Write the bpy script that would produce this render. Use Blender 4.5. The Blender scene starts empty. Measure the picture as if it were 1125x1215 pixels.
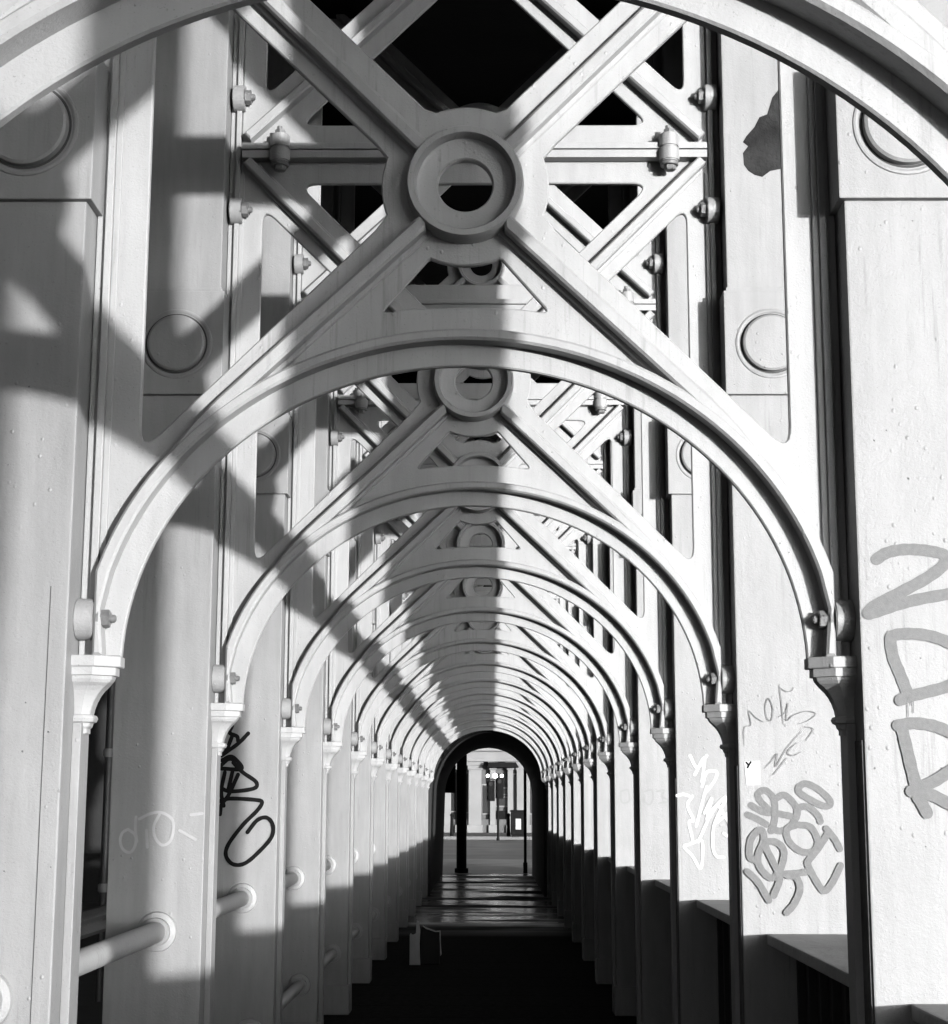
import bpy, bmesh, math, random
from mathutils import Vector, Matrix
from mathutils.geometry import tessellate_polygon
random.seed(7)
R = math.radians
sc = bpy.context.scene
COL = sc.collection
S = 2.2            # bay length along the walkway
Y1 = 4.363         # front face of the first full arch frame in view
EYE = 1.62
K0, K1 = -3, 16    # bays built

# ------------------------------------------------------------------ materials
def nodes(name):
    m = bpy.data.materials.new(name); m.use_nodes = True
    nt = m.node_tree; b = nt.nodes['Principled BSDF']
    return m, nt, b
def L(nt, a, b): nt.links.new(a, b)
def ramp(nt, src, stops):
    r = nt.nodes.new('ShaderNodeValToRGB')
    e = r.color_ramp.elements
    while len(e) < len(stops): e.new(.5)
    for el, (p, v) in zip(e, stops):
        el.position = p; el.color = (v, v, v, 1)
    L(nt, src, r.inputs[0]); return r.outputs[0]
def noise(nt, pos, scale, detail=4, rough=.55, sc3=None):
    if sc3:
        mp = nt.nodes.new('ShaderNodeMapping'); mp.inputs['Scale'].default_value = sc3
        L(nt, pos, mp.inputs[0]); pos = mp.outputs[0]
    n = nt.nodes.new('ShaderNodeTexNoise'); n.inputs['Scale'].default_value = scale
    n.inputs['Detail'].default_value = detail; n.inputs['Roughness'].default_value = rough
    L(nt, pos, n.inputs['Vector']); return n.outputs['Fac']
def math_(nt, op, a, b=None):
    n = nt.nodes.new('ShaderNodeMath'); n.operation = op
    for i, v in enumerate((a, b)):
        if v is None: continue
        if isinstance(v, (int, float)): n.inputs[i].default_value = v
        else: L(nt, v, n.inputs[i])
    return n.outputs[0]
def painted_iron(name, base, rough=.45, bump=1.0, dirt=.25, flake=True):
    m, nt, b = nodes(name)
    pos = nt.nodes.new('ShaderNodeNewGeometry').outputs['Position']
    big = noise(nt, pos, 2.2, 5)
    streak = noise(nt, pos, 6, 4, .6, (3.0, 3.0, .35))
    grain = noise(nt, pos, 150, 4, .65)
    lumps = noise(nt, pos, 24, 5, .6)
    mot = math_(nt, 'ADD', math_(nt, 'MULTIPLY', ramp(nt, big, [(.3, 0), (.7, 1)]), .5),
                math_(nt, 'MULTIPLY', ramp(nt, streak, [(.35, 0), (.65, 1)]), .5))
    val = math_(nt, 'ADD', base * (1 - dirt * .5), math_(nt, 'MULTIPLY', mot, base * dirt))
    # small chips in the paint, few and irregular
    vo = nt.nodes.new('ShaderNodeTexVoronoi'); vo.inputs['Scale'].default_value = 17
    vo.inputs['Randomness'].default_value = 1
    L(nt, pos, vo.inputs['Vector'])
    chip = ramp(nt, math_(nt, 'ADD', vo.outputs['Distance'], math_(nt, 'MULTIPLY', grain, .10)), [(.075, 1), (.10, 0)])
    gate = ramp(nt, noise(nt, pos, 1.7, 2), [(.50, 0), (.60, 1)])
    chip = math_(nt, 'MULTIPLY', chip, gate)
    val = math_(nt, 'MULTIPLY', val, math_(nt, 'SUBTRACT', 1, math_(nt, 'MULTIPLY', chip, .55)))
    run = noise(nt, pos, 13, 5, .65, (4.5, 4.5, .22))
    run = math_(nt, 'MULTIPLY', ramp(nt, run, [(.56, 0), (.72, 1)]), ramp(nt, noise(nt, pos, 1.1, 3), [(.45, 0), (.6, 1)]))
    val = math_(nt, 'MULTIPLY', val, math_(nt, 'SUBTRACT', 1, math_(nt, 'MULTIPLY', run, .30)))
    spk = ramp(nt, noise(nt, pos, 210, 2, .5), [(.68, 0), (.74, 1)])
    val = math_(nt, 'MULTIPLY', val, math_(nt, 'SUBTRACT', 1, math_(nt, 'MULTIPLY', spk, .28)))
    cmb = nt.nodes.new('ShaderNodeCombineColor')
    for i in range(3): L(nt, val, cmb.inputs[i])
    L(nt, cmb.outputs[0], b.inputs['Base Color'])
    b.inputs['Roughness'].default_value = rough
    L(nt, math_(nt, 'ADD', rough - .08, math_(nt, 'MULTIPLY', streak, .22)), b.inputs['Roughness'])
    h = math_(nt, 'ADD', math_(nt, 'MULTIPLY', lumps, .22), math_(nt, 'MULTIPLY', grain, .20))
    # raised blisters / runs under the paint
    v2 = nt.nodes.new('ShaderNodeTexVoronoi'); v2.inputs['Scale'].default_value = 30
    mp = nt.nodes.new('ShaderNodeMapping'); mp.inputs['Scale'].default_value = (1.0, 1.0, .8)
    L(nt, pos, mp.inputs[0]); L(nt, mp.outputs[0], v2.inputs['Vector'])
    blis = ramp(nt, v2.outputs['Distance'], [(.05, 1), (.16, 0)])
    blis = math_(nt, 'MULTIPLY', blis, ramp(nt, noise(nt, pos, 3.1, 2), [(.5, 0), (.6, 1)]))
    h = math_(nt, 'ADD', h, math_(nt, 'MULTIPLY', blis, .4))
    h = math_(nt, 'SUBTRACT', h, math_(nt, 'MULTIPLY', chip, .5))
    bp = nt.nodes.new('ShaderNodeBump'); bp.inputs['Strength'].default_value = .6 * bump
    bp.inputs['Distance'].default_value = .009
    L(nt, h, bp.inputs['Height']); L(nt, bp.outputs[0], b.inputs['Normal'])
    return m
def plain(name, v, rough=.6, bump=.3, scale=30, var=.3, metal=0):
    m, nt, b = nodes(name)
    pos = nt.nodes.new('ShaderNodeNewGeometry').outputs['Position']
    n = noise(nt, pos, scale * .2, 5)
    val = math_(nt, 'ADD', v * (1 - var), math_(nt, 'MULTIPLY', n, v * var * 2))
    cmb = nt.nodes.new('ShaderNodeCombineColor')
    for i in range(3): L(nt, val, cmb.inputs[i])
    L(nt, cmb.outputs[0], b.inputs['Base Color'])
    b.inputs['Roughness'].default_value = rough; b.inputs['Metallic'].default_value = metal
    if bump:
        bp = nt.nodes.new('ShaderNodeBump'); bp.inputs['Strength'].default_value = bump
        bp.inputs['Distance'].default_value = .008
        L(nt, noise(nt, pos, scale, 5), bp.inputs['Height']); L(nt, bp.outputs[0], b.inputs['Normal'])
    return m
M = {}
M['iron'] = painted_iron('painted_iron', .265, rough=.5, dirt=.22)
M['iron_col'] = painted_iron('painted_iron_column', .192, rough=.5, bump=1.0, dirt=.30)
M['bolt'] = painted_iron('painted_bolt', .22, .4, 1.5); M['nut'] = painted_iron('painted_nut', .12, .38, 2.0, dirt=.8)
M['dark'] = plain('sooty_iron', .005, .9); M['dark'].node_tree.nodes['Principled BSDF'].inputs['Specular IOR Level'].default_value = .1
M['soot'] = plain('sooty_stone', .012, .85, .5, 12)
M['timber'] = plain('weathered_timber', .06, .7, .9, 40, .8); M['coping'] = plain('coping_paint', .26, .6, .5, 30)
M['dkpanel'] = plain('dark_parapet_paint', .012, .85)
M['black'] = plain('black_paint', .004, .85, .1); M['black'].node_tree.nodes['Principled BSDF'].inputs['Specular IOR Level'].default_value = .15
M['grey_spray'] = plain('grey_spray_paint', .082, .6, .15, 400, .35)
M['pale_spray'] = plain('pale_spray_paint', .175, .6, .1, 60, .1)
M['faint'] = plain('faded_pen', .26, .6, .1, 60, .3)
M['faint_dark'] = plain('thin_pen', .09, .6, .1, 60, .4)
M['white_spray'] = plain('white_spray_paint', .40, .6, .1)
M['bare'] = plain('bare_iron_patch', .022, .9, 1.0, 45, .95); M['bare'].node_tree.nodes['Principled BSDF'].inputs['Specular IOR Level'].default_value = .1
M['seam'] = plain('seam_and_groove_shade', .035, .9)  # dark column seam, also the painted shade ring round the bosses
M['paper'] = plain('white_paper', .36, .7, .1)
M['card'] = plain('torn_card', .40, .8, .5, 20)
M['bag'] = plain('box_lining', .01, .8, .2, 8)
M['stone'] = plain('pale_stone', .16, .8, .3, 6, .25)
M['stone_up'] = plain('grey_stone', .07, .85, .6, 5, .5)
M['window'] = plain('window_glass', .02, .12, 0)
M['tarmac'] = plain('tarmac', .06, .8, .5, 25, .4)
M['land'] = plain('river_bank', .08, .9, .4, .5, .5)
def floor_mat():
    m, nt, b = nodes('worn_walkway')
    pos = nt.nodes.new('ShaderNodeNewGeometry').outputs['Position']
    sx = nt.nodes.new('ShaderNodeSeparateXYZ'); L(nt, pos, sx.inputs[0])
    n1 = noise(nt, pos, .9, 4, .6, (.30, 1.0, 1)); n2 = noise(nt, pos, 18, 5); n3 = noise(nt, pos, 120, 3)
    mr = nt.nodes.new('ShaderNodeMapRange'); L(nt, sx.outputs[1], mr.inputs[0])
    mr.inputs[1].default_value = 20.5; mr.inputs[2].default_value = 23
    wet = math_(nt, 'MULTIPLY', ramp(nt, n1, [(.40, 0), (.52, 1)]), mr.outputs[0])      # puddles collect towards the portal
    jo = math_(nt, 'FRACT', math_(nt, 'DIVIDE', sx.outputs[1], .72))
    joint = ramp(nt, jo, [(0, 1), (.012, 1), (.02, 0)])
    val = math_(nt, 'ADD', .006, math_(nt, 'MULTIPLY', n2, .03))
    val = math_(nt, 'ADD', val, math_(nt, 'MULTIPLY', n3, .008))
    val = math_(nt, 'ADD', val, math_(nt, 'MULTIPLY', mr.outputs[0], .05))
    val = math_(nt, 'MULTIPLY', val, math_(nt, 'SUBTRACT', 1, math_(nt, 'MULTIPLY', joint, .7)))
    cmb = nt.nodes.new('ShaderNodeCombineColor')
    for i in range(3): L(nt, val, cmb.inputs[i])
    L(nt, cmb.outputs[0], b.inputs['Base Color'])
    L(nt, math_(nt, 'SUBTRACT', .95, math_(nt, 'MULTIPLY', wet, .75)), b.inputs['Roughness'])
    L(nt, math_(nt, 'MULTIPLY', wet, .5), b.inputs['Specular IOR Level'])
    bp = nt.nodes.new('ShaderNodeBump'); bp.inputs['Strength'].default_value = .35
    bp.inputs['Distance'].default_value = .004
    L(nt, math_(nt, 'SUBTRACT', n2, joint), bp.inputs['Height']); L(nt, bp.outputs[0], b.inputs['Normal'])
    return m
M['floor'] = floor_mat()
def emis(name, v, s):
    m, nt, b = nodes(name)
    b.inputs['Base Color'].default_value = (v, v, v, 1)
    b.inputs['Emission Color'].default_value = (1, 1, 1, 1); b.inputs['Emission Strength'].default_value = s
    return m
M['lamp'] = emis('lit_lens', .8, 6)

# ------------------------------------------------------------------ helpers
def link(name, me, mat, parent=None):
    o = bpy.data.objects.new(name, me); COL.objects.link(o)
    if mat is not None and not me.materials: me.materials.append(mat)
    if parent is not None: o.parent = parent
    return o
def thing(name, label, cat, loc=(0, 0, 0), group=None):
    o = bpy.data.objects.new(name, None); COL.objects.link(o); o.location = loc
    o.empty_display_size = .2
    tag(o, label, cat, group); return o
def tag(o, label, cat, group=None):
    o['label'] = label; o['category'] = cat
    if group: o['group'] = group
    return o
def mesh(bm, name, smooth=None):
    me = bpy.data.meshes.new(name)
    bmesh.ops.recalc_face_normals(bm, faces=bm.faces)
    bm.to_mesh(me); bm.free()
    if smooth:
        for p in me.polygons: p.use_smooth = True
        me.set_sharp_from_angle(angle=R(smooth))
    return me
def add_box(bm, x0, x1, y0, y1, z0, z1, bev=0):
    r = bmesh.ops.create_cube(bm, size=1)
    vs = r['verts']
    for v in vs:
        v.co = Vector(((x0 + x1) / 2 + v.co.x * (x1 - x0), (y0 + y1) / 2 + v.co.y * (y1 - y0), (z0 + z1) / 2 + v.co.z * (z1 - z0)))
    if bev:
        es = list({e for v in vs for e in v.link_edges})
        bmesh.ops.bevel(bm, geom=es, offset=bev, segments=2, affect='EDGES', profile=.7)
def box_me(name, *a, bev=0):
    bm = bmesh.new(); add_box(bm, *a, bev=bev); return mesh(bm, name)
def add_cyl(bm, p, axis, r, h, n=24, r2=None, bev=0, rot=0):
    q = bmesh.ops.create_cone(bm, cap_ends=True, segments=n, radius1=r, radius2=r if r2 is None else r2, depth=h)
    vs = q['verts']
    mt = Matrix.Rotation(rot, 4, 'Z')
    ax = Vector(axis)
    mt = Matrix.Translation(Vector(p)) @ ax.to_track_quat('Z', 'Y').to_matrix().to_4x4() @ mt
    bmesh.ops.transform(bm, matrix=mt, verts=vs)
    if bev:
        caps = [f for f in {f for v in vs for f in v.link_faces} if len(f.verts) == n]
        es = list({e for f in caps for e in f.edges})
        bmesh.ops.bevel(bm, geom=es, offset=bev, segments=2, affect='EDGES')
def area2(p): return sum(p[i][0] * p[(i + 1) % len(p)][1] - p[(i + 1) % len(p)][0] * p[i][1] for i in range(len(p)))
def inset(p, d):
    """move a closed loop to its left by d"""
    n = len(p); out = []
    for i in range(n):
        a, b, c = Vector(p[i - 1]), Vector(p[i]), Vector(p[(i + 1) % n])
        u = (b - a).normalized(); v = (c - b).normalized()
        n1 = Vector((-u.y, u.x)); n2 = Vector((-v.y, v.x))
        m = n1 + n2
        k = m.length
        if k < 1e-4: out.append(tuple(b + n1 * d)); continue
        m /= k
        out.append(tuple(b + m * d / max(.35, m.dot(n1))))
    return out
def add_plate(bm, outer, holes, y0, y1, ch=.004):
    """flat casting: outline in x-z with holes, from y0 (front, chamfered) to y1"""
    loops = []
    o = outer if area2(outer) > 0 else outer[::-1]
    loops.append(o)
    for h in holes: loops.append(h if area2(h) < 0 else h[::-1])
    def layer(ls, y): return [[bm.verts.new((x, y, z)) for x, z in l] for l in ls]
    ins = [inset(l, ch) for l in loops]
    A = layer(ins, y0); B = layer(loops, y0 + ch); C_ = layer(loops, y1)
    for P, Q in ((A, B), (B, C_)):
        for a, b in zip(P, Q):
            n = len(a)
            for i in range(n):
                j = (i + 1) % n
                bm.faces.new((a[i], b[i], b[j], a[j]))
    for ls, V in ((ins, A), (loops, C_)):
        flat = [v for l in V for v in l]
        for t in tessellate_polygon([[Vector((x, z, 0)) for x, z in l] for l in ls]):
            try: bm.faces.new([flat[i] for i in t])
            except ValueError: pass
def dedupe(p):
    out = []
    for q in p:
        if not out or (Vector(q) - Vector(out[-1])).length > 1e-4: out.append(tuple(q))
    if (Vector(out[0]) - Vector(out[-1])).length < 1e-4: out.pop()
    return out
def fil(pts, n=6):
    """closed outline with rounded corners: (x, z, radius)"""
    out = []; N = len(pts)
    for i in range(N):
        a = Vector(pts[i - 1][:2]); b = Vector(pts[i][:2]); c = Vector(pts[(i + 1) % N][:2]); r = pts[i][2] if len(pts[i]) > 2 else 0
        if r <= 0: out.append(tuple(b)); continue
        u = (a - b).normalized(); v = (c - b).normalized()
        ang = u.angle(v); t = min(r / math.tan(ang / 2), (a - b).length * .49, (c - b).length * .49)
        p = b + u * t; q = b + v * t
        for k in range(n + 1):
            s = k / n
            out.append(tuple(p * (1 - s) ** 2 + b * 2 * s * (1 - s) + q * s * s))
    return dedupe(out)
def arc(cx, cz, rx, rz, a0, a1, n):
    return [(cx + rx * math.cos(R(a0 + (a1 - a0) * i / n)), cz + rz * math.sin(R(a0 + (a1 - a0) * i / n))) for i in range(n + 1)]
def mir(p): return [(-x, z) for x, z in p]
def add_lathe(bm, cx, cz, prof, n=48):
    """closed profile (radius, y) spun about the y axis"""
    rings = []
    for i in range(n):
        a = 2 * math.pi * i / n
        rings.append([bm.verts.new((cx + r * math.cos(a), y, cz + r * math.sin(a))) for r, y in prof])
    m = len(prof)
    for i in range(n):
        A, B = rings[i], rings[(i + 1) % n]
        for j in range(m):
            k = (j + 1) % m
            if prof[j][0] < 1e-6 and prof[k][0] < 1e-6: continue
            bm.faces.new((A[j], A[k], B[k], B[j]))
    bmesh.ops.remove_doubles(bm, verts=bm.verts, dist=1e-6)
def smooth_line(p, n=9):
    if len(p) < 3: return [Vector(q) for q in p]
    P = [Vector(q) for q in p]; P = [2 * P[0] - P[1]] + P + [2 * P[-1] - P[-2]]
    out = []
    for i in range(1, len(P) - 2):
        a, b, c, d = P[i - 1:i + 3]
        for k in range(n):
            t = k / n
            out.append(.5 * ((2 * b) + (c - a) * t + (2 * a - 5 * b + 4 * c - d) * t * t + (3 * b - a - 3 * c + d) * t ** 3))
    out.append(P[-2]); return out
def add_stroke(bm, pts, w, y, curve=True, taper=False):
    """spray or pen stroke lying on a face at depth y: overlapping dabs, each a hair above the last"""
    q = smooth_line(pts) if curve else [Vector(p) for p in pts]
    n = len(q); st = 6e-6
    def wd(i):
        k = 1 + .03 * math.sin(i * 1.1 + pts[0][0] * 40)
        return w / 2 * k * ((.45 + .55 * math.sin(math.pi * min(1, (i + .6) / n))) if taper else 1)
    for i, p in enumerate(q):
        r = wd(i); m = 8 if w < .006 else 14
        bm.faces.new([bm.verts.new((p.x + r * math.cos(a), y, p.y + r * math.sin(a))) for a in [k * 2 * math.pi / m for k in range(m)]]); y -= st
        if i < n - 1:
            t = q[i + 1] - p
            if t.length > 1e-6:
                nn = Vector((-t.y, t.x)).normalized(); r2 = wd(i + 1)
                bm.faces.new([bm.verts.new((c.x, y, c.y)) for c in (p + nn * r, p - nn * r, q[i + 1] - nn * r2, q[i + 1] + nn * r2)]); y -= st
    return y
def strokes(name, lines, w, mat, parent, y, curve=True, taper=False, label=None):
    bm = bmesh.new()
    for i, l in enumerate(lines): y = add_stroke(bm, l, w, y, curve, taper)
    me = bpy.data.meshes.new(name); bm.to_mesh(me); bm.free()
    o = link(name, me, mat, parent)
    if label: o['label'] = label
    return o
def add_tube(bm, path, r, n=14):
    P = [Vector(p) for p in path]; rings = []
    for i, p in enumerate(P):
        t = (P[min(i + 1, len(P) - 1)] - P[max(i - 1, 0)]).normalized()
        u = t.cross(Vector((0, 0, 1)) if abs(t.z) < .9 else Vector((1, 0, 0))).normalized(); v = t.cross(u)
        rings.append([bm.verts.new(p + r * (u * math.cos(2 * math.pi * k / n) + v * math.sin(2 * math.pi * k / n))) for k in range(n)])
    for A, B in zip(rings, rings[1:]):
        for k in range(n): bm.faces.new((A[k], A[(k + 1) % n], B[(k + 1) % n], B[k]))
    bm.faces.new(rings[0]); bm.faces.new(rings[-1][::-1])

# ------------------------------------------------------------------ arch frame (z measured from eye level, shifted by EYE when placed)
XV = .985        # outer edge of the casting
def shift(me):
    return me
def arch_panel_me():
    # outline: up the outside, across the top, and down along the soffit
    out = [(XV, .376), (XV, 2.687), (-XV, 2.687), (-XV, .376)]
    sof = arc(0, .35, .918, .829, 178.2, 1.8, 72)
    outer = dedupe(out + sof)
    H = []
    # slots at the sides
    slot = [(.89, 2.455, .03), (.125 + .145, 1.573 + .27 + .0, .03)]
    # right slot: side strip, lower arm, collar, upper arm
    th = [R(a) for a in range(28, -29, -7)]
    coll = [(.236 * math.cos(a), 1.700 + .236 * math.sin(a)) for a in th]
    r = fil([(.89, .933, .032), (.89, 2.457, .032)] + [(.252, 1.573 + .252, .02)] + [(x, z, 0) for x, z in coll[1:-1]] + [(.252, 1.823 - .252, .02)])
    H += [r, mir(r)]
    # opening above the ring, between the upper arms and the tie
    top = [(x, z, 0) for x, z in arc(0, 1.700, .236, .236, 118, 62, 8)]
    r = fil([(.115, 1.816 + .115, .006), (.742, 2.558, .035), (-.742, 2.558, .035), (-.115, 1.931, .006)] + top[1:-1])
    H.append(r)
    # window between ring and arch
    r = fil([(-.104, 1.484, .012), (-.236, 1.330, .010)] + [(x, z, 0) for x, z in [(-.16, 1.341), (-.08, 1.346), (0, 1.347), (.08, 1.346), (.16, 1.341)]] +
            [(.236, 1.330, .010), (.104, 1.484, .012)] + [(x, z, 0) for x, z in arc(0, 1.700, .236, .232, -66, -114, 8)])
    H.append(r)
    H.append(arc(0, 1.693, .10, .10, 0, 360, 32)[:-1])
    bm = bmesh.new(); add_plate(bm, outer, H, .058, .079, .004)
    return mesh(bm, 'arch_panel')
def bar(p, q, w):
    p, q = Vector(p), Vector(q); t = (q - p).normalized(); n = Vector((-t.y, t.x)) * w / 2
    return [tuple(p + n), tuple(p - n), tuple(q - n), tuple(q + n)]
def arch_rib_me():
    o = arc(0, .35, 1.022, .921, 15.3, 164.7, 72); i = arc(0, .35, .985, .89, 163.8, 16.2, 72)
    lo = [(-.984, .50), (-.984, .376), (-.955, .376), (-.958, .50)]
    bm = bmesh.new()
    pts = [(x, z) for x, z in o if abs(x) < .984]
    pts = [(.984, .60)] + pts + [(-.984, .60), (-.984, .376), (-.957, .376), (-.968, .50)] + \
          [(x, z) for x, z in i if abs(x) < .957] + [(.968, .50), (.957, .376), (.984, .376)]
    add_plate(bm, dedupe(pts), [], 0, .058, .007)
    return mesh(bm, 'arch_rib')
def fillet_rib_me():
    # low raised margin either side of the arch rib, in view as a fine step
    bm = bmesh.new()
    for s in (-1, 1):
        for p, q in (((.10, 1.689 - .0952), (.66, 1.689 - .952 * .66)), ((.10, 1.678 + .1013), (.93, 1.678 + 1.013 * .93))):
            add_plate(bm, bar((s * p[0], p[1]), (s * q[0], q[1]), .066), [], .049 + .0005 * s, .060, .004)
    return mesh(bm, 'rib_margin')
def cross_rib_me():
    bm = bmesh.new()
    for s in (-1, 1):
        q = [(.11, 1.716 - .952 * .11), (.66, 1.716 - .952 * .66), (.70, 1.0475), (.74, 1.003), (.78, .952), (.815, .903), (.79, .895), (.62, 1.662 - .952 * .62), (.11, 1.662 - .952 * .11)]
        add_plate(bm, [(s * x, z) for x, z in q], [], .0025, .055, .007)
        add_plate(bm, bar((s * .11, 1.678 + 1.013 * .11), (s * .955, 1.678 + 1.013 * .955), .039), [], .0025, .055, .007)
    return mesh(bm, 'cross_rib')
def roundel_me(zc=1.695):
    bm = bmesh.new()
    prof = [(.166, .06), (.163, .004), (.159, -.004), (.142, -.004), (.138, .003), (.1355, .030), (.125, .036), (.081, .036), (.0765, .041), (.0765, .062), (.09, .066), (.118, .066), (.118, .06)]
    add_lathe(bm, 0, zc, prof, 56)
    return mesh(bm, 'roundel', 30)
def tie_me():
    bm = bmesh.new()
    add_box(bm, -.975, .975, .004, .058, 2.653, 2.6865, .003)
    return mesh(bm, 'tie_flange')
def upper_panel_me():
    T = 4.62
    outer = [(-XV, 2.690), (XV, 2.690), (XV, T), (-XV, T)]
    H = []
    c = 3.655; cb = .22
    # bottom opening over the tie
    lo = [(x, z, 0) for x, z in arc(0, c, .236, .236, -118, -62, 8)]
    r = fil([(.742, 2.818, .03), (-.742, 2.818, .03)] + lo); H.append(r)
    hi = [(x, z, 0) for x, z in arc(0, c, .236, .236, 118, 62, 8)]
    r = fil([(.742, 4.492, .03), (-.742, 4.492, .03)] + hi); H.append(r)
    sd_ = [(x, z, 0) for x, z in arc(0, c, .236, .236, 16, -16, 6)]
    r = fil([(.888, 2.950, .03), (.888, 4.360, .03)] + sd_); H += [r, mir(r)]
    H.append(arc(0, c, .10, .10, 0, 360, 32)[:-1])
    bm = bmesh.new(); add_plate(bm, outer, H, .058, .079, .004)
    return mesh(bm, 'upper_panel')
def upper_rib_me():
    bm = bmesh.new()
    for s in (-1, 1):
        add_plate(bm, bar((s * .11, 3.662 - .955 * .11), (s * .955, 3.662 - .955 * .955), .039), [], .003 + .002 * s, .058, .007)
        add_plate(bm, bar((s * .11, 3.648 + .955 * .11), (s * .955, 3.648 + .955 * .955), .039), [], .004 + .001 * s, .058, .007)
    add_box(bm, -.975, .975, .0, .058, 2.6905, 2.718, .003)
    return mesh(bm, 'upper_rib')
def edge_flange_me(s):
    bm = bmesh.new()
    a, b = sorted((s * .986, s * 1.006))
    add_box(bm, a, b, .040, .150, .376, 4.62, .003)
    a, b = sorted((s * 1.0062, s * 1.0325))
    add_box(bm, a, b, .058, .132, .376, 4.62, .004)
    a, b = sorted((s * .968, s * .9858))
    add_box(bm, a, b, .050, .0585, .62, 2.60, .003)
    return mesh(bm, 'edge_flange')
def lug_me(s, z, r=.056):
    bm = bmesh.new()
    add_cyl(bm, (s * (1.0105 if z < 1 else .996), .045, z), (1, 0, 0), r, .050, 32, bev=.003)
    return mesh(bm, 'lug', 35)
def bolt_me(s, z):
    q = .8 if z < 1 else 1
    bm = bmesh.new()
    add_cyl(bm, (s * .958, .03, z), (1, 0, 0), .031 * q, .026, 6, bev=.0015, rot=.3)
    add_cyl(bm, (s * .974, .03, z), (1, 0, 0), .040 * q, .006, 24)
    add_cyl(bm, (s * .94, .03, z), (1, 0, 0), .014 * q, .022, 14, bev=.003)
    return mesh(bm, 'bolt', 35)
def clamp_me(s):
    bm = bmesh.new(); x = s * .815
    add_cyl(bm, (x, .0, 2.6575), (0, 0, 1), .043, .060, 24, bev=.005)
    add_cyl(bm, (x, .0, 2.7195), (0, 0, 1), .041, .060, 24, bev=.005)
    return mesh(bm, 'clamp', 35)
def clamp_nut_me(s, low):
    bm = bmesh.new(); x = s * .815
    if low:
        add_cyl(bm, (x, .0, 2.619), (0, 0, 1), .038, .0145, 24, bev=.002)
        add_cyl(bm, (x + .003, -.002, 2.602), (0, 0, 1), .026, .02, 6, bev=.003, rot=.4)
    else:
        add_cyl(bm, (x, .0, 2.760), (0, 0, 1), .024, .024, 6, bev=.003)
        add_cyl(bm, (x - .003, .0, 2.779), (0, 0, 1), .011, .018, 10)
    bmesh.ops.translate(bm, verts=bm.verts, vec=(0, 0, 0))
    return mesh(bm, 'clamp_nut', 35)
FR = [('arch_panel', arch_panel_me(), 'iron'), ('arch_rib', arch_rib_me(), 'iron'), ('cross_rib', cross_rib_me(), 'iron'),
      ('rib_margin', fillet_rib_me(), 'iron'),
      ('roundel', roundel_me(), 'iron'), ('tie_flange', tie_me(), 'iron'), ('upper_panel', upper_panel_me(), 'iron'), ('upper_rib', upper_rib_me(), 'iron'), ('roundel', roundel_me(3.655), 'iron')]
for s in (-1, 1):
    FR.append(('edge_flange', edge_flange_me(s), 'iron'))
    for z in (.475, 2.432, 2.932):
        FR.append(('lug', lug_me(s, z), 'bolt')); FR.append(('bolt', bolt_me(s, z), 'nut'))
    FR.append(('clamp', clamp_me(s), 'bolt')); FR.append(('clamp_nut', clamp_nut_me(s, True), 'nut')); FR.append(('clamp_nut', clamp_nut_me(s, False), 'nut'))
for n, me, mt in FR: me.materials.append(M[mt])
ORD = ['nearest', 'second', 'third', 'fourth', 'fifth', 'sixth', 'seventh', 'eighth', 'ninth', 'tenth', 'eleventh', 'twelfth', 'thirteenth', 'fourteenth', 'fifteenth', 'sixteenth', 'seventeenth', 'eighteenth']
def place(k): return Y1 + k * S
frame_label = {-1: 'pale iron arch frame cut off by the top corners of the picture', 0: 'nearest complete pale iron arch frame with the big ring high at its centre',
               1: 'iron arch frame whose ring shows just under the soffit of the nearest complete arch'}
for k in range(-2, 12):
    if k < -1: lab = 'pale iron arch frame standing %s the viewpoint' % ('just over' if k == -2 else 'behind')
    elif k in frame_label: lab = frame_label[k]
    elif k == 11: lab = 'farthest and smallest pale iron arch frame, next to the dark stone portal'
    else: lab = '%s pale iron arch frame counted inward from the nearest complete one' % ORD[k]
    t = thing('arch_frame', lab, 'arch frame', (0, place(k), EYE), 'iron arch frames across the walkway')
    for n, me, mt in FR: link(n, me, None, t)

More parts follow.
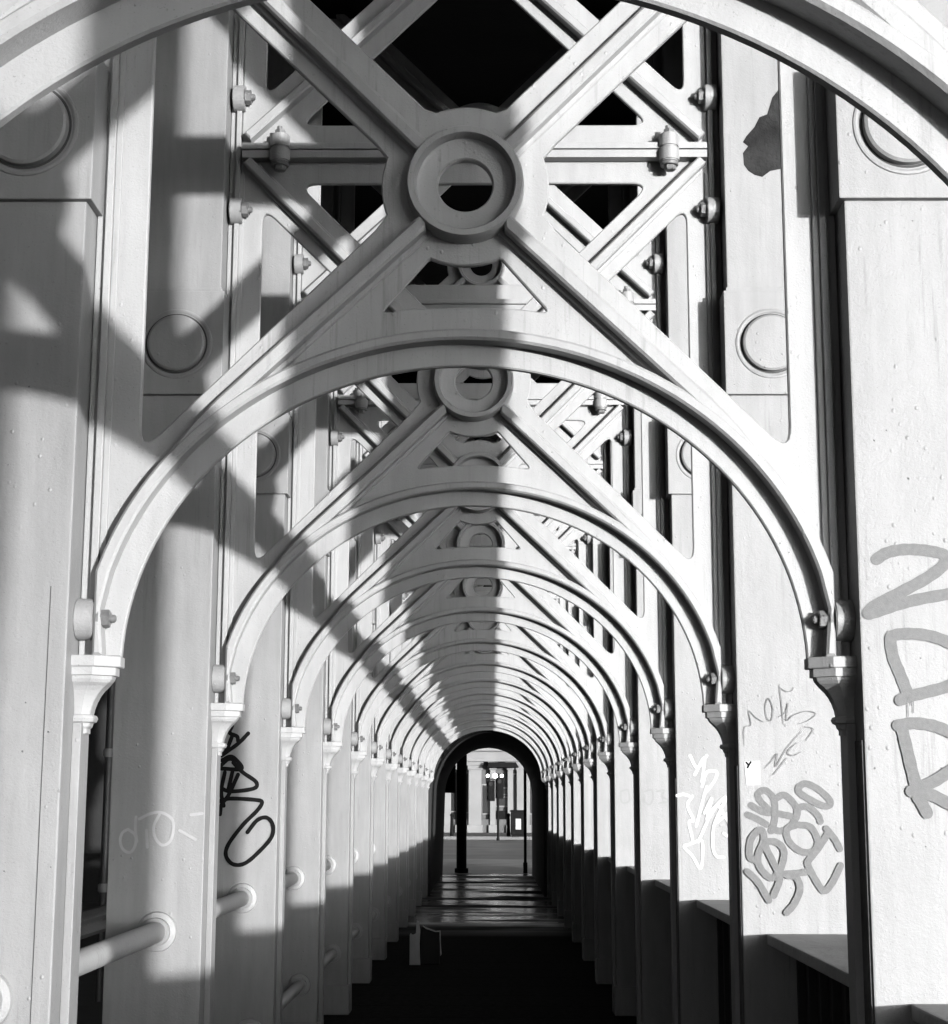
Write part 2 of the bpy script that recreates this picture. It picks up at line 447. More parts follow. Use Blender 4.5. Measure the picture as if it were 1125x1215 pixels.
# ------------------------------------------------------------------ columns
XI = 1.035
def column_mes(s, xo):
    def X(a, b): return sorted((s * a, s * b))
    P = []
    bm = bmesh.new()
    a, b = X(XI, xo)
    add_box(bm, a, b, -.06, .16, -1.50, 4.62, .005)
    # narrow pilaster strip the casting is bolted to
    a, b = X(1.011, 1.0345)
    add_box(bm, a, b, .035, .125, -1.50, .20, .003)
    P.append(('shaft', mesh(bm, 'shaft'), 'iron_col'))
    bm = bmesh.new()
    a, b = X(XI - .018, xo + .018)
    add_box(bm, a, b, -.082, .178, 1.612, 2.045, .004)
    add_box(bm, *X(XI - .006, xo + .006), -.070, .168, 2.046, 2.062, .003)
    P.append(('collar_block', mesh(bm, 'collar_block'), 'iron_col'))
    # round boss sunk in a grooved ring
    bm = bmesh.new(); cx = s * 1.205; cz = 1.822
    prof = [(.146, -.0815), (.143, -.0855), (.137, -.0865), (.132, -.085), (.129, -.0815)]
    add_lathe(bm, cx, cz, prof, 56)
    prof = [(0, -.106), (.108, -.105), (.116, -.100), (.118, -.0815), (0, -.0815)]
    add_lathe(bm, cx, cz, prof, 56)
    P.append(('boss', mesh(bm, 'boss', 25), 'iron_col'))
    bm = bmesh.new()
    add_lathe(bm, cx, cz, [(.1185, -.0822), (.1255, -.0822), (.1255, -.0815), (.1185, -.0815)], 56)  # dark ring painting the shade between boss and lip
    P.append(('groove_shade', mesh(bm, 'groove_shade'), 'seam'))
    # springing bracket
    def plan(e, z):
        w_ = 1.0345 - e; f = .075 - .70 * w_; h = w_ * .375; rr = .088 + .02 * (w_ < .09)
        return [bm.verts.new((s * x, y, z)) for x, y in ((1.0345, f), (1.0345 - .51 * w_, f), (e + .002, f + h), (e, f + h + .003), (e, rr), (1.0345, rr))]
    bm = bmesh.new()
    def loft(pr):
        Rg = [plan(e, z) for e, z in pr]
        for A_, B_ in zip(Rg, Rg[1:]):
            for i in range(6): bm.faces.new((A_[i], A_[(i + 1) % 6], B_[(i + 1) % 6], B_[i]))
        bm.faces.new(Rg[0]); bm.faces.new(Rg[-1][::-1])
    loft([(.917, .3755), (.914, .373), (.914, .348), (.917, .3455)])
    loft([(.927, .3453), (.927, .324), (.935, .3225), (.938, .314), (.944, .306), (.957, .297), (.969, .285), (.979, .271), (.987, .255), (.993, .238), (.996, .222),
          (.988, .220), (.984, .212), (.988, .203), (.996, .200), (.999, .190), (1.004, .185), (1.004, .172)])
    P.append(('bracket', mesh(bm, 'bracket'), 'iron'))
    bm = bmesh.new()
    a, b = X(XI - .02, xo + .02); add_box(bm, a, b, -.085, .185, -1.62, -1.40, .012)
    P.append(('plinth', mesh(bm, 'plinth'), 'iron_col'))
    for n, me, m in P: me.materials.append(M[m])
    return P
CL = column_mes(-1, 1.405); CR = column_mes(1, 1.462)
GRAF = {'big': (4.301,[[(1.083,2.244),(1.11,2.261),(1.15,2.27),(1.195,2.27),(1.238,2.264),(1.264,2.253),(1.259,2.23),(1.213,2.195),(1.146,2.159),(1.079,2.124),(1.056,2.102),(1.078,2.106),(1.131,2.124),(1.189,2.139),(1.266,2.153),(1.322,2.164)],[(1.148,1.9),(1.133,1.944),(1.117,1.987),(1.112,2.031),(1.119,2.044),(1.154,2.049),(1.207,2.045),(1.26,2.027),(1.309,1.992),(1.316,1.962),(1.266,1.918),(1.2,1.898),(1.156,1.887),(1.13,1.877)],[(1.122,1.812),(1.162,1.818),(1.211,1.812),(1.25,1.797),(1.295,1.772),(1.324,1.742)],[(1.131,1.809),(1.144,1.742),(1.159,1.669),(1.172,1.621),(1.186,1.591)],[(1.149,1.645),(1.205,1.669),(1.245,1.693),(1.318,1.736)],[(1.166,1.627),(1.197,1.636),(1.241,1.615),(1.275,1.597)]]),'bubble': (6.501,[[(1.062,1.567),(1.099,1.551),(1.135,1.53)],[(1.077,1.603),(1.122,1.578),(1.164,1.574)],[(1.15,1.583),(1.114,1.619),(1.106,1.647),(1.134,1.66),(1.165,1.629),(1.17,1.574),(1.163,1.529),(1.153,1.506)],[(1.175,1.629),(1.207,1.642),(1.243,1.611),(1.256,1.574),(1.232,1.529),(1.194,1.506),(1.162,1.51)],[(1.168,1.574),(1.214,1.565),(1.251,1.556)],[(1.264,1.674),(1.292,1.686),(1.337,1.666),(1.378,1.629),(1.382,1.606),(1.354,1.602),(1.299,1.629),(1.265,1.654),(1.264,1.674)],[(1.251,1.556),(1.261,1.592),(1.298,1.597),(1.334,1.565),(1.343,1.543)],[(1.25,1.529),(1.213,1.511),(1.221,1.465),(1.265,1.429),(1.311,1.429),(1.331,1.466),(1.305,1.52),(1.259,1.529)],[(1.365,1.515),(1.396,1.475),(1.414,1.439)],[(1.371,1.497),(1.33,1.439),(1.292,1.393),(1.291,1.375),(1.317,1.322),(1.348,1.281),(1.381,1.313),(1.415,1.376)],[(1.09,1.393),(1.067,1.411),(1.074,1.474),(1.111,1.51),(1.124,1.474),(1.099,1.411),(1.107,1.366),(1.143,1.33),(1.173,1.344),(1.195,1.393),(1.197,1.438),(1.165,1.465),(1.128,1.456),(1.154,1.393),(1.18,1.33),(1.155,1.263)],[(1.057,1.352),(1.097,1.312),(1.136,1.245)],[(1.199,1.344),(1.244,1.346),(1.29,1.353)],[(1.208,1.339),(1.244,1.33),(1.256,1.286),(1.232,1.232),(1.203,1.2)]]),'thin': (6.501,[[(1.057,1.83),(1.059,1.90),(1.085,1.912),(1.078,1.965),(1.105,1.94),(1.135,1.922)],[(1.152,1.925),(1.142,1.975),(1.156,2.015),(1.172,1.975),(1.164,1.928),(1.146,1.94)],[(1.20,2.07),(1.207,1.99),(1.212,1.912)],[(1.20,2.058),(1.225,2.042),(1.247,2.044),(1.257,2.058)],[(1.19,1.94),(1.22,1.96),(1.232,1.995),(1.224,1.93),(1.25,1.948),(1.30,1.965),(1.338,1.955),(1.31,1.93),(1.27,1.915)],[(1.29,1.905),(1.326,1.895),(1.297,1.85)],[(1.132,1.743),(1.16,1.77),(1.184,1.80),(1.178,1.752),(1.222,1.821),(1.28,1.886)],[(1.264,1.844),(1.235,1.82),(1.226,1.80),(1.249,1.794),(1.277,1.808)],[(1.168,1.72),(1.221,1.784)]]),'sticker': (6.501,[[(1.055,1.77),(1.117,1.773),(1.116,1.681),(1.062,1.679)]]),'stickerY': (6.501,[[(1.064,1.766),(1.073,1.756),(1.081,1.768)],[(1.073,1.756),(1.068,1.747)]]),'white': (8.701,[[(1.107,1.851),(1.143,1.79),(1.194,1.851)],[(1.13,1.753),(1.181,1.839),(1.166,1.716)],[(1.166,1.692),(1.192,1.765),(1.242,1.768),(1.235,1.729),(1.19,1.667)],[(1.19,1.692),(1.164,1.606),(1.131,1.49)],[(1.035,1.645),(1.066,1.652),(1.097,1.645)],[(1.115,1.643),(1.089,1.594),(1.119,1.521),(1.094,1.509),(1.11,1.412),(1.067,1.387),(1.109,1.339),(1.151,1.279),(1.16,1.412),(1.11,1.405)],[(1.141,1.412),(1.186,1.509),(1.213,1.57),(1.288,1.637),(1.23,1.509),(1.311,1.57)],[(1.175,1.557),(1.214,1.631),(1.187,1.521),(1.238,1.594)],[(1.268,1.57),(1.223,1.497),(1.215,1.388),(1.232,1.339),(1.269,1.333)],[(1.25,1.594),(1.298,1.509),(1.308,1.436),(1.272,1.454)]]),'black': (8.701,[[(-1.283,2.0),(-1.295,1.963),(-1.257,1.945),(-1.25,1.92)],[(-1.198,1.96),(-1.25,1.907),(-1.335,1.845)],[(-1.282,1.945),(-1.311,1.87),(-1.336,1.858)],[(-1.332,1.821),(-1.279,1.839),(-1.227,1.778),(-1.333,1.778)],[(-1.334,1.796),(-1.297,1.827),(-1.26,1.821)],[(-1.272,1.809),(-1.221,1.759),(-1.151,1.71),(-1.162,1.676),(-1.28,1.661),(-1.337,1.679)],[(-1.273,1.772),(-1.293,1.673)],[(-1.334,1.612),(-1.279,1.624),(-1.155,1.618),(-1.117,1.606),(-1.141,1.563),(-1.213,1.49),(-1.285,1.392),(-1.296,1.332),(-1.257,1.29),(-1.196,1.296),(-1.123,1.357),(-1.063,1.429),(-1.058,1.49),(-1.09,1.527),(-1.139,1.514),(-1.188,1.453)],[(-1.333,1.544),(-1.326,1.593),(-1.292,1.642),(-1.245,1.747)],[(-1.315,1.587),(-1.33,1.661),(-1.314,1.759)]]),'faint': (6.501,[[(-1.332,1.505),(-1.305,1.484),(-1.3,1.454),(-1.312,1.424),(-1.329,1.417),(-1.351,1.432),(-1.361,1.462),(-1.353,1.492),(-1.332,1.505)],[(-1.303,1.552),(-1.304,1.509),(-1.296,1.458)],[(-1.261,1.501),(-1.255,1.437)],[(-1.29,1.544),(-1.247,1.565),(-1.204,1.569),(-1.163,1.544),(-1.156,1.501),(-1.169,1.458),(-1.199,1.446),(-1.226,1.475),(-1.232,1.518),(-1.212,1.561)],[(-1.132,1.501),(-1.069,1.467)],[(-1.09,1.561),(-1.046,1.566)]]),'faint2': (10.901,[[(1.068,1.678),(1.115,1.686),(1.122,1.632),(1.098,1.594),(1.067,1.617),(1.068,1.655)],[(1.146,1.678),(1.192,1.686),(1.184,1.648),(1.222,1.617),(1.16,1.602)],[(0.913,1.678),(0.959,1.686),(0.966,1.617),(0.919,1.609),(0.913,1.678)]]),'patch': (6.501,[[(1.27,4.542),(1.242,4.507),(1.219,4.433),(1.186,4.42),(1.164,4.376),(1.13,4.337),(1.115,4.311),(1.136,4.293),(1.114,4.263),(1.117,4.211),(1.135,4.185),(1.159,4.168),(1.191,4.159),(1.225,4.185),(1.268,4.194),(1.278,4.324)]]),'tear': (4.301,[[(-0.99,3.598),(-1.002,3.559),(-1.006,3.51),(-1.004,3.451),(-0.996,3.398),(-0.988,3.354)]])}
def col_label(k, side):
    sd = 'left' if side < 0 else 'right'
    sp = {(-1, 0): 'pale iron column at the left edge of the picture with a seam down its plain face',
          (-1, 1): 'pale left column with faint pale scribble and a rail entering its face low down',
          (-1, 2): 'left iron column carrying the bold black looping graffiti tag',
          (1, 0): 'white iron column at the right edge with the huge grey letters sprayed on it',
          (1, 1): 'white right column with bubble-letter grey graffiti and a small paper sticker',
          (1, 2): 'right iron column with the tall white spray-painted tag and arrow',
          (1, 3): 'right iron column with faint grey round letters, next beyond the white tag'}
    if (side, k) in sp: return sp[(side, k)]
    if k < 0: return 'iron column on the %s %s' % (sd, ['standing beside the frame that crosses the top corners, outside the picture', 'level with the viewpoint', 'standing behind the viewpoint'][-1 - k])
    if side > 0: return '%s plain iron column beyond the one with faint grey letters, on the right' % ['first', 'second', 'third', 'fourth', 'fifth', 'sixth', 'seventh', 'eighth', 'ninth', 'tenth'][k - 4]
    return '%s plain iron column beyond the one tagged in black, on the left' % ['first', 'second', 'third', 'fourth', 'fifth', 'sixth', 'seventh', 'eighth', 'ninth', 'tenth', 'eleventh'][k - 3]
FY = -.0612
for k in range(-3, 12):
    for s, P in ((-1, CL), (1, CR)):
        if s < 0 and k < -1: continue
        t = thing('iron_column', col_label(k, s), 'column', (0, place(k), EYE), 'columns on the %s of the walkway' % ('left' if s < 0 else 'right'))
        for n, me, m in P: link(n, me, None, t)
        def G(key): return [[(x, z - EYE) for x, z in l] for l in GRAF[key][1]]
        if s > 0 and k == 0:
            strokes('graffiti', G('big'), .031, M['grey_spray'], t, FY, label='huge grey sprayed letters')
            strokes('paint_drip', [[(1.148, .262), (1.149, .232), (1.1485, .215)], [(1.157, .26), (1.158, .243)], [(1.163, .26), (1.1635, .238), (1.163, .225)], [(1.168, .01), (1.169, -.03)]], .0022, M['grey_spray'], t, FY - .003)
        if s > 0 and k == 1:
            strokes('graffiti', G('bubble'), .0265, M['grey_spray'], t, FY, label='grey bubble-letter tag')
            strokes('graffiti', G('thin'), .0036, M['faint_dark'], t, FY - .003, taper=True, label='thin pen scribbles')
            bm = bmesh.new(); q = G('sticker')[0]; add_plate(bm, q, [], FY - .0008, -.0605, .0002)
            st = link('sticker', mesh(bm, 'sticker'), M['paper'], t)
            strokes('sticker_mark', G('stickerY'), .007, M['black'], st, FY - .002, curve=False)
            bm = bmesh.new(); q = G('patch')[0]; q = dedupe(q + [(1.30, q[-1][1]), (1.33, q[0][1] - .1), (1.30, q[0][1] + .03)])
            add_plate(bm, q, [], FY - .0004, -.0605, .0002)
            link('bare_patch', mesh(bm, 'bare_patch'), M['bare'], t)['label'] = 'dark patch where the paint has peeled off'
        if s > 0 and k == 2: strokes('graffiti', G('white'), .0155, M['white_spray'], t, FY, label='tall white tag')
        if s > 0 and k == 3: strokes('graffiti', G('faint2'), .012, M['pale_spray'], t, FY, label='faint round letters')
        if s < 0 and k == 2: strokes('graffiti', G('black'), .021, M['black'], t, FY, label='bold black looping tag')
        if s < 0 and k == 1: strokes('graffiti', G('faint'), .011, M['faint'], t, FY, label='faint pale scribble')
        if s < 0 and k == 0:
            strokes('seam', [[(-1.083, .55), (-1.084, .1), (-1.0835, -.4), (-1.085, -1.3)]], .0022, M['seam'], t, FY)
        if s > 0 and k in (0, 1, 2):
            bm = bmesh.new()   # rough dark board fixed along the inner side, from the bracket down
            add_box(bm, 1.0295, 1.0345, -.052, .03, -1.5, .155 - .02 * k, .001)
            link('edge_board', mesh(bm, 'edge_board'), M['timber'], t)

# ------------------------------------------------------------------ rails on the left, parapet on the right
for nm, x, z, r, lab in (('handrail', -1.205, -.500, .040, 'upper tubular iron handrail running through flanges on the left columns'),
                         ('lower_rail', -1.15, -1.165, .034, 'lower tubular iron rail near the floor on the left, below the handrail')):
    t = thing(nm, lab, 'handrail', (0, 0, EYE))
    bm = bmesh.new()
    for k in range(-2, 11):
        add_tube(bm, [(x, place(k) + .161, z), (x, place(k + 1) - .061, z)], r, 18)
    link('pipe', mesh(bm, 'pipe', 40), M['iron'], t)
    bm = bmesh.new()
    add_lathe(bm, x, z, [(r - .001, .0), (r + .013, .0), (r + .014, .026), (r + .033, .030), (r + .036, .044), (r - .001, .044)], 28)
    fm = mesh(bm, 'flange', 35); fm.materials.append(M['bolt'])
    for k in range(-1, 12):
        f = link('flange', fm, None, t); f.location = (0, place(k) - .061 - .044, 0)
NTH = ['first', 'second', 'third', 'fourth', 'fifth', 'sixth', 'seventh', 'eighth', 'ninth', 'tenth', 'eleventh', 'twelfth', 'thirteenth', 'fourteenth']
bm = bmesh.new(); add_box(bm, 1.125, 1.452, .162, S - .0615, -.540, -.500, .006)
cap_me = mesh(bm, 'coping_board'); cap_me.materials.append(M['coping'])
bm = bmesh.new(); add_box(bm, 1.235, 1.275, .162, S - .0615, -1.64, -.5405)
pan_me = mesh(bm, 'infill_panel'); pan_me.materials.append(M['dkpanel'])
bar_me = None
bm = bmesh.new()
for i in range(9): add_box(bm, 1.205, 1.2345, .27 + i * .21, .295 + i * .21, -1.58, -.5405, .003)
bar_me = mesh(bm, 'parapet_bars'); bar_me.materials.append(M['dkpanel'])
for k in range(-3, 11):
    if k < 0: lab = 'dark parapet bay on the right, outside the picture %s' % ['next to the first visible column', 'beside the viewpoint', 'behind the viewpoint'][-1 - k]
    elif k == 0: lab = 'nearest dark parapet bay with pale coping board, below the bubble-letter graffiti'
    elif k == 1: lab = 'dark parapet bay with pale coping board, below the white spray-painted tag'
    else: lab = '%s dark parapet bay with coping board past the white tag' % NTH[k - 2]
    t = thing('parapet_bay', lab, 'parapet', (0, place(k), EYE), 'parapet bays between the right columns')
    for n, me in (('coping_board', cap_me), ('infill_panel', pan_me), ('parapet_bars', bar_me)): link(n, me, None, t)

# ------------------------------------------------------------------ deck, carriageway, portal
DK = M['dark']
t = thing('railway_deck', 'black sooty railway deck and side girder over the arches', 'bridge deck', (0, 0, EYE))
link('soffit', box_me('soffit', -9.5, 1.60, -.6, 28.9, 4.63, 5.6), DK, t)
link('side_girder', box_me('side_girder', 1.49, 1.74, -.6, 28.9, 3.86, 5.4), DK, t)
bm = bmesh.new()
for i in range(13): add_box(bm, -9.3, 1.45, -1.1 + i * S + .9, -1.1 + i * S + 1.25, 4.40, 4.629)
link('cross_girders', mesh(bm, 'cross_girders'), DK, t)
t = thing('far_sky_block', 'dark girder wall beyond the carriageway, added closed to block sky light', 'girder', (0, 0, 0))  # closed to above deck height, added to keep sky light off the inner faces
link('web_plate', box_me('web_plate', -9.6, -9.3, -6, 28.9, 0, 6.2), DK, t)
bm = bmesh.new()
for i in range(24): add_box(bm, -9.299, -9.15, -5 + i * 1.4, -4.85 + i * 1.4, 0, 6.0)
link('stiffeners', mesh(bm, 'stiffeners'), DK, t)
t = thing('crash_barrier', 'grey beam barrier behind the left columns, seen through the dark gap', 'barrier', (0, 0, 0))
bm = bmesh.new()
prof = [(-2.0, .92), (-1.96, .95), (-2.0, .985), (-1.96, 1.02), (-2.0, 1.055), (-2.03, 1.055), (-2.03, .92)]
A = [bm.verts.new((x, -3, z)) for x, z in prof]; B = [bm.verts.new((x, 28.5, z)) for x, z in prof]
for i in range(len(prof)): bm.faces.new((A[i], A[(i + 1) % 7], B[(i + 1) % 7], B[i]))
bm.faces.new(A); bm.faces.new(B[::-1])
link('beam', mesh(bm, 'beam'), plain('barrier_steel', .02, .5), t)
pm = box_me('post', -2.12, -2.031, -.04, .04, 0, 1.03, bev=.004); pm.materials.append(M['dark'])
for i in range(13):
    p = link('post', pm, None, t); p.location = (0, -2 + i * 2.5, 0)
t = thing('drain_pipe', 'thin vertical pipe in the dark gap beside the nearest left column', 'pipe', (-3.12, 13.9, 0))
bm = bmesh.new(); add_tube(bm, [(0, 0, 0), (0, 0, 6.0)], .032, 12); link('pipe', mesh(bm, 'pipe', 40), plain('pipe_paint', .035, .4), t)
for z in (.9, 2.0, 3.1):
    bm = bmesh.new(); add_cyl(bm, (0, 0, z), (0, 0, 1), .045, .07, 14, bev=.008)
    link('collar', mesh(bm, 'collar', 40), M['bolt'], t)

def struct(name, me, mat):
    o = link(name, me, mat); o['kind'] = 'structure'; return o
struct('walkway', box_me('walkway', -1.62, 1.60, -7, 37.6, -.25, 0), M['floor'])
struct('carriageway', box_me('carriageway', -9.3, -1.621, -7, 28.9, -.45, -.12), M['tarmac'])
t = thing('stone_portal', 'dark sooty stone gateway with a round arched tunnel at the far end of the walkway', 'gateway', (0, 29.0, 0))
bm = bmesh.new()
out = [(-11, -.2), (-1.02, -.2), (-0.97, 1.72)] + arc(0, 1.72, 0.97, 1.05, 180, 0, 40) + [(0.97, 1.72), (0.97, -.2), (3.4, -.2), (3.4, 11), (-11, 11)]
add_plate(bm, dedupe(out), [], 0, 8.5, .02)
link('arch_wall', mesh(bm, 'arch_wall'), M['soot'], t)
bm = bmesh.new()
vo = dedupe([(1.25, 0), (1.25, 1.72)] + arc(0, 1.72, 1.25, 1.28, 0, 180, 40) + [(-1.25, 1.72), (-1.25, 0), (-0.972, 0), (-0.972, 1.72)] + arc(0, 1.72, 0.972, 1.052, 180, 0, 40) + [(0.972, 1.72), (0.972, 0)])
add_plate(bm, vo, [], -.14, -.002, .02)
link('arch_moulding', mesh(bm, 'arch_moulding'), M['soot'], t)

# ------------------------------------------------------------------ street beyond
def plane_me(name, x0, x1, y0, y1, z):
    bm = bmesh.new(); bm.faces.new([bm.verts.new(p) for p in ((x0, y0, z), (x1, y0, z), (x1, y1, z), (x0, y1, z))]); return mesh(bm, name)
struct('street', plane_me('street', -60, 60, 37.55, 71, -.02), plain('wet_street', .17, .5, .5, 3, .9))
struct('pavement', box_me('pavement', -60, 60, 71, 79, -.3, .11, bev=.02), plain('paving', .10, .7, .3, 4, .2))
struct('approach', box_me('approach', -1.9, 1.9, 37.62, 47, -.3, .0, bev=.01), plain('approach_flags', .30, .45, .5, 5, .7))
struct('ground', plane_me('ground', -2500, 2500, -2500, 2500, -26), M['land'])
struct('hillside', box_me('hillside', -60, 60, 37.55, 110, -26.5, -.06), M['land'])
t = thing('stone_building', 'white stone building front with pilasters across the street, seen through the portal', 'building', (0, 79.01, .11))
link('wall', box_me('wall', -16, 16, .35, 12, 0, 14), M['stone_up'], t)
def pilaster_me(w):
    bm = bmesh.new()
    add_box(bm, -w, w, .02, .3485, .36, 2.92, .02); add_box(bm, -w - .07, w + .07, -.04, .3487, 0, .36, .03)
    add_box(bm, -w - .05, w + .05, -.02, .3486, 2.921, 3.12, .03); add_box(bm, -w - .1, w + .1, -.06, .3489, 3.121, 3.30, .02)
    return mesh(bm, 'pilaster')
pil = pilaster_me(.30); pil.materials.append(M['stone']); pil2 = pilaster_me(.13); pil2.materials.append(M['stone'])
for x in (-9.2, -6.9, -4.6, -2.15, -.72, 1.55, 4.1, 6.4, 8.7):
    p = link('pilaster', pil, None, t); p.location.x = x
for x in (-1.45, .12, .95, 2.6):
    p = link('pilaster', pil2, None, t); p.location.x = x
bm = bmesh.new(); add_box(bm, -16.2, 16.2, -.30, .349, 3.301, 3.42, .03); add_box(bm, -16.2, 16.2, -.12, .3492, 3.421, 3.78, .02); add_box(bm, -16.3, 16.3, -.50, .3493, 3.781, 3.95, .04)
link('cornice', mesh(bm, 'cornice'), M['stone'], t)
link('plinth', box_me('plinth', -16, 16, .14, .3496, 0, .62, bev=.02), M['stone_up'], t)
for a_, b_, lo, hi in ((-1.86, -1.62, 1.0, 2.8), (-1.28, -1.06, .95, 2.75), (-.36, -.05, .9, 2.2), (.30, .80, 1.25, 1.62), (.30, .80, 1.80, 2.05), (1.10, 1.23, .8, 2.7), (1.9, 2.4, .9, 2.8), (-3.9, -2.7, .9, 2.8), (2.8, 3.7, .9, 2.8)):
    f = link('window', box_me('window', a_ - .05, b_ + .05, .27, .3492, lo - .06, hi + .06, bev=.015), M['stone'], t)
    link('pane', box_me('pane', a_, b_, .24, .2695, lo, hi), M['window'], f)
d = link('door', box_me('door', .28, .76, .20, .2495, .0, 1.02, bev=.02), M['black'], t)
link('awning', (lambda bm: (add_plate(bm, [(-.15, 3.02), (1.35, 3.02), (1.2, 3.26), (-.05, 3.26)], [], -.7, -.06, .02), mesh(bm, 'awning'))[1])(bmesh.new()), M['black'], t)
for r in range(3):
    for x in (-9, -6, -3, 0, 3, 6, 9):
        wz = 5.2 + r * 3
        f = link('window', box_me('window', x - .7, x + .7, .28, .3494, wz, wz + 1.9, bev=.02), M['stone'], t)
        link('pane', box_me('pane', x - .58, x + .58, .24, .279, wz + .12, wz + 1.78), M['window'], f)
for i, x in enumerate((-1.62, .78, 2.1)):
    t = thing('bollard', '%s short black bollard at the far kerb' % ['left', 'middle', 'right'][i], 'bollard', (x, 71.3, .11), 'bollards at the far kerb')
    bm = bmesh.new(); add_cyl(bm, (0, 0, .42), (0, 0, 1), .085, .84, 14, r2=.06); link('shaft', mesh(bm, 'shaft', 40), M['black'], t)
    bm = bmesh.new(); bmesh.ops.create_icosphere(bm, subdivisions=2, radius=.085); o = link('cap', mesh(bm, 'cap', 60), M['black'], t); o.location = (0, 0, .88)
# signal post just outside the portal
def signal(name, label, x, y, h, r, hx, hz, n_l, mat=M['black'], hw=.15):
    t = thing(name, label, 'traffic light', (x, y, 0))
    bm = bmesh.new(); add_tube(bm, [(0, 0, 0), (0, 0, .9), (0, 0, h)], r, 16); add_cyl(bm, (0, 0, .05), (0, 0, 1), r * 1.35, .1, 16)
    link('pole', mesh(bm, 'pole', 40), mat, t)
    for (ax, az) in zip(hx, hz):
        hd = link('signal_head', box_me('signal_head', ax - hw, ax + hw, -.12, .10, az - .42, az + .42, bev=.03), mat, t)
        bm = bmesh.new()
        for i in range(3):
            add_cyl(bm, (ax, -.17, az + .27 - .27 * i), (0, 1, 0), .10, .1, 16)
        link('hood', mesh(bm, 'hood', 40), mat, hd)
        bm = bmesh.new(); add_cyl(bm, (ax, -.225, az + .27), (0, 1, 0), .085, .012, 20); link('lens', mesh(bm, 'lens', 40), M['lamp'] if n_l else M['window'], hd)
    return t
signal('signal_post', 'thick black signal post standing just outside the portal on the left', -.61, 38.2, 4.2, .115, (-.30,), (2.20,), 1)
s2 = signal('traffic_light', 'black traffic light under three lit round lamps in the middle of the street end', .33, 68.5, 2.7, .05, (-.30, .06), (2.00, 2.10), 0, hw=.17)
link('lamp_bracket', box_me('lamp_bracket', -.48, .22, -.02, .02, 2.44, 2.485, bev=.01), M['black'], s2)
for x in (-.42, -.12, .16):
    bm = bmesh.new(); bmesh.ops.create_icosphere(bm, subdivisions=3, radius=.095 if x == -.12 else .06)
    g = link('lamp_globe', mesh(bm, 'lamp_globe', 60), M['lamp'], s2); g.location = (x, 0, 2.60)
t = thing('sign_post', 'thin black post standing just outside the portal on the right', 'post', (.83, 38.0, 0))
bm = bmesh.new(); add_tube(bm, [(0, 0, 0), (0, 0, 3.4)], .033, 12); link('pole', mesh(bm, 'pole', 40), M['black'], t)
bm = bmesh.new(); add_cyl(bm, (0, 0, .12), (0, 0, 1), .05, .24, 12); link('base_sleeve', mesh(bm, 'base_sleeve', 40), M['black'], t)
t = thing('litter_bin', 'square black litter bin with a white notice at the far kerb', 'bin', (1.18, 70.9, .11))
bm = bmesh.new(); add_box(bm, -.31, .31, -.25, .25, .08, 1.02, .04); add_box(bm, -.34, .34, -.28, .28, 1.021, 1.10, .03); add_box(bm, -.25, .25, -.2, .2, 0, .079)
link('body', mesh(bm, 'body'), M['black'], t)
link('notice', box_me('notice', -.10, .12, -.256, -.2505, .30, .74), M['paper'], t)

# ------------------------------------------------------------------ litter by the left columns
t = thing('torn_box', 'torn open cardboard box with dark inside and pale ragged flap by the left columns', 'box', (-.60, 17.0, 0)); t.scale = (.72, .72, .85)
bm = bmesh.new(); o = [(-.20, 0), (-.05, 0), (-.06, .24), (-.052, .40), (-.075, .50), (-.105, .51), (-.115, .36), (-.15, .345), (-.195, .35)]
add_plate(bm, o, [], -.012, 0, .002); link('front_flap', mesh(bm, 'front_flap'), M['card'], t)
bm = bmesh.new(); add_box(bm, -.2, -.19, .001, .3, 0, .34); link('side_wall', mesh(bm, 'side_wall'), M['card'], t)
bm = bmesh.new(); o = [(-.049, 0), (.21, 0), (.215, .37), (.16, .375), (.10, .39), (.03, .41), (-.02, .44), (-.049, .40)]
add_plate(bm, o, [], .05, .3, .01); link('lining', mesh(bm, 'lining'), M['bag'], t)
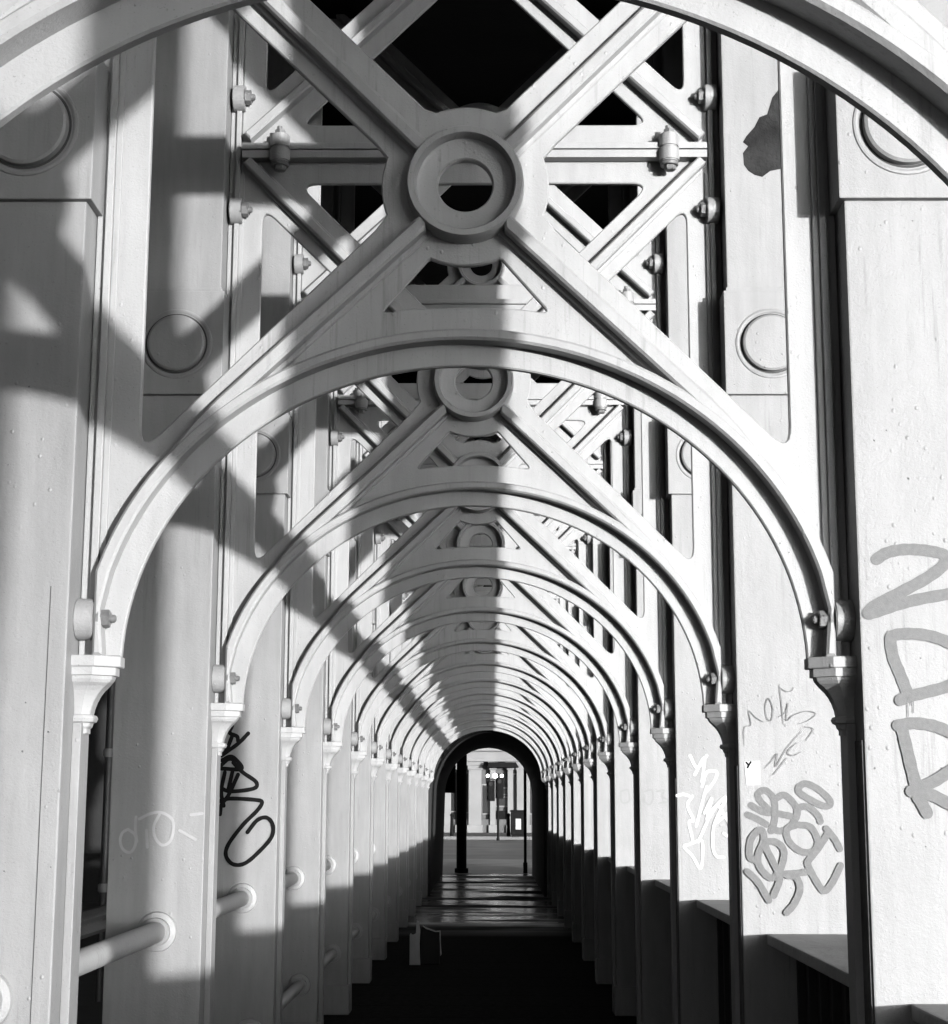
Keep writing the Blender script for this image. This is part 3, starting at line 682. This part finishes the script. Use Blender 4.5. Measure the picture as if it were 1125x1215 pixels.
bm = bmesh.new(); o = [(-.02, .45), (.03, .42), (.10, .40), (.16, .385), (.226, .39), (.232, .25), (.245, .12), (.226, .10), (.219, .24), (.213, .376), (.16, .374), (.10, .388), (.03, .406), (-.02, .436)]
add_plate(bm, o[::-1], [], .02, .032, .001); link('torn_edge', mesh(bm, 'torn_edge'), M['card'], t)

# ------------------------------------------------------------------ light, camera
w = bpy.data.worlds.new('World'); sc.world = w; w.use_nodes = True
nt = w.node_tree; bg = nt.nodes['Background']
EL, AZT = R(2.2), .64      # sun height; sideways slope of its rays along the walkway
sky = nt.nodes.new('ShaderNodeTexSky'); sky.sky_type = 'NISHITA'; sky.sun_disc = False
sky.sun_elevation = EL; sky.air_density = .1; sky.dust_density = 1.0
# towards the sun: (+.64, -1)
sd = Vector((AZT, -1, 0)).normalized()
sky.sun_rotation = math.atan2(sd.x, sd.y)
bw = nt.nodes.new('ShaderNodeRGBToBW'); L(nt, sky.outputs[0], bw.inputs[0]); L(nt, bw.outputs[0], bg.inputs[0])
bg.inputs[1].default_value = .15
sun = bpy.data.lights.new('Sun', 'SUN'); sun.energy = 2.0; sun.angle = R(1.0); sun.color = (1, 1, 1)
so = bpy.data.objects.new('Sun', sun); COL.objects.link(so)
v = Vector((sd.x * math.cos(EL), sd.y * math.cos(EL), math.sin(EL)))
so.rotation_euler = v.to_track_quat('Z', 'Y').to_euler(); so.location = (20, -30, 10)
cam = bpy.data.cameras.new('Camera'); co = bpy.data.objects.new('Camera', cam); COL.objects.link(co)
cam.sensor_width = 36; cam.lens = 1961.85 / 1125 * 36; cam.sensor_fit = 'HORIZONTAL'
cam.clip_start = .02; cam.clip_end = 6000
mt = Matrix.Rotation(.0111, 4, 'Z') @ Matrix.Rotation(math.pi / 2 + .1725, 4, 'X') @ Matrix.Rotation(-.0027 * -1, 4, 'Z')
co.matrix_world = Matrix.Translation((.0761, 0, EYE)) @ mt
sc.camera = co
sc.view_settings.view_transform = 'Standard'; sc.view_settings.look = 'None'
sc.view_settings.gamma = 1; sc.view_settings.exposure = 2.05
sc.cycles.max_bounces = 8; sc.cycles.diffuse_bounces = 1; sc.cycles.use_denoising = True
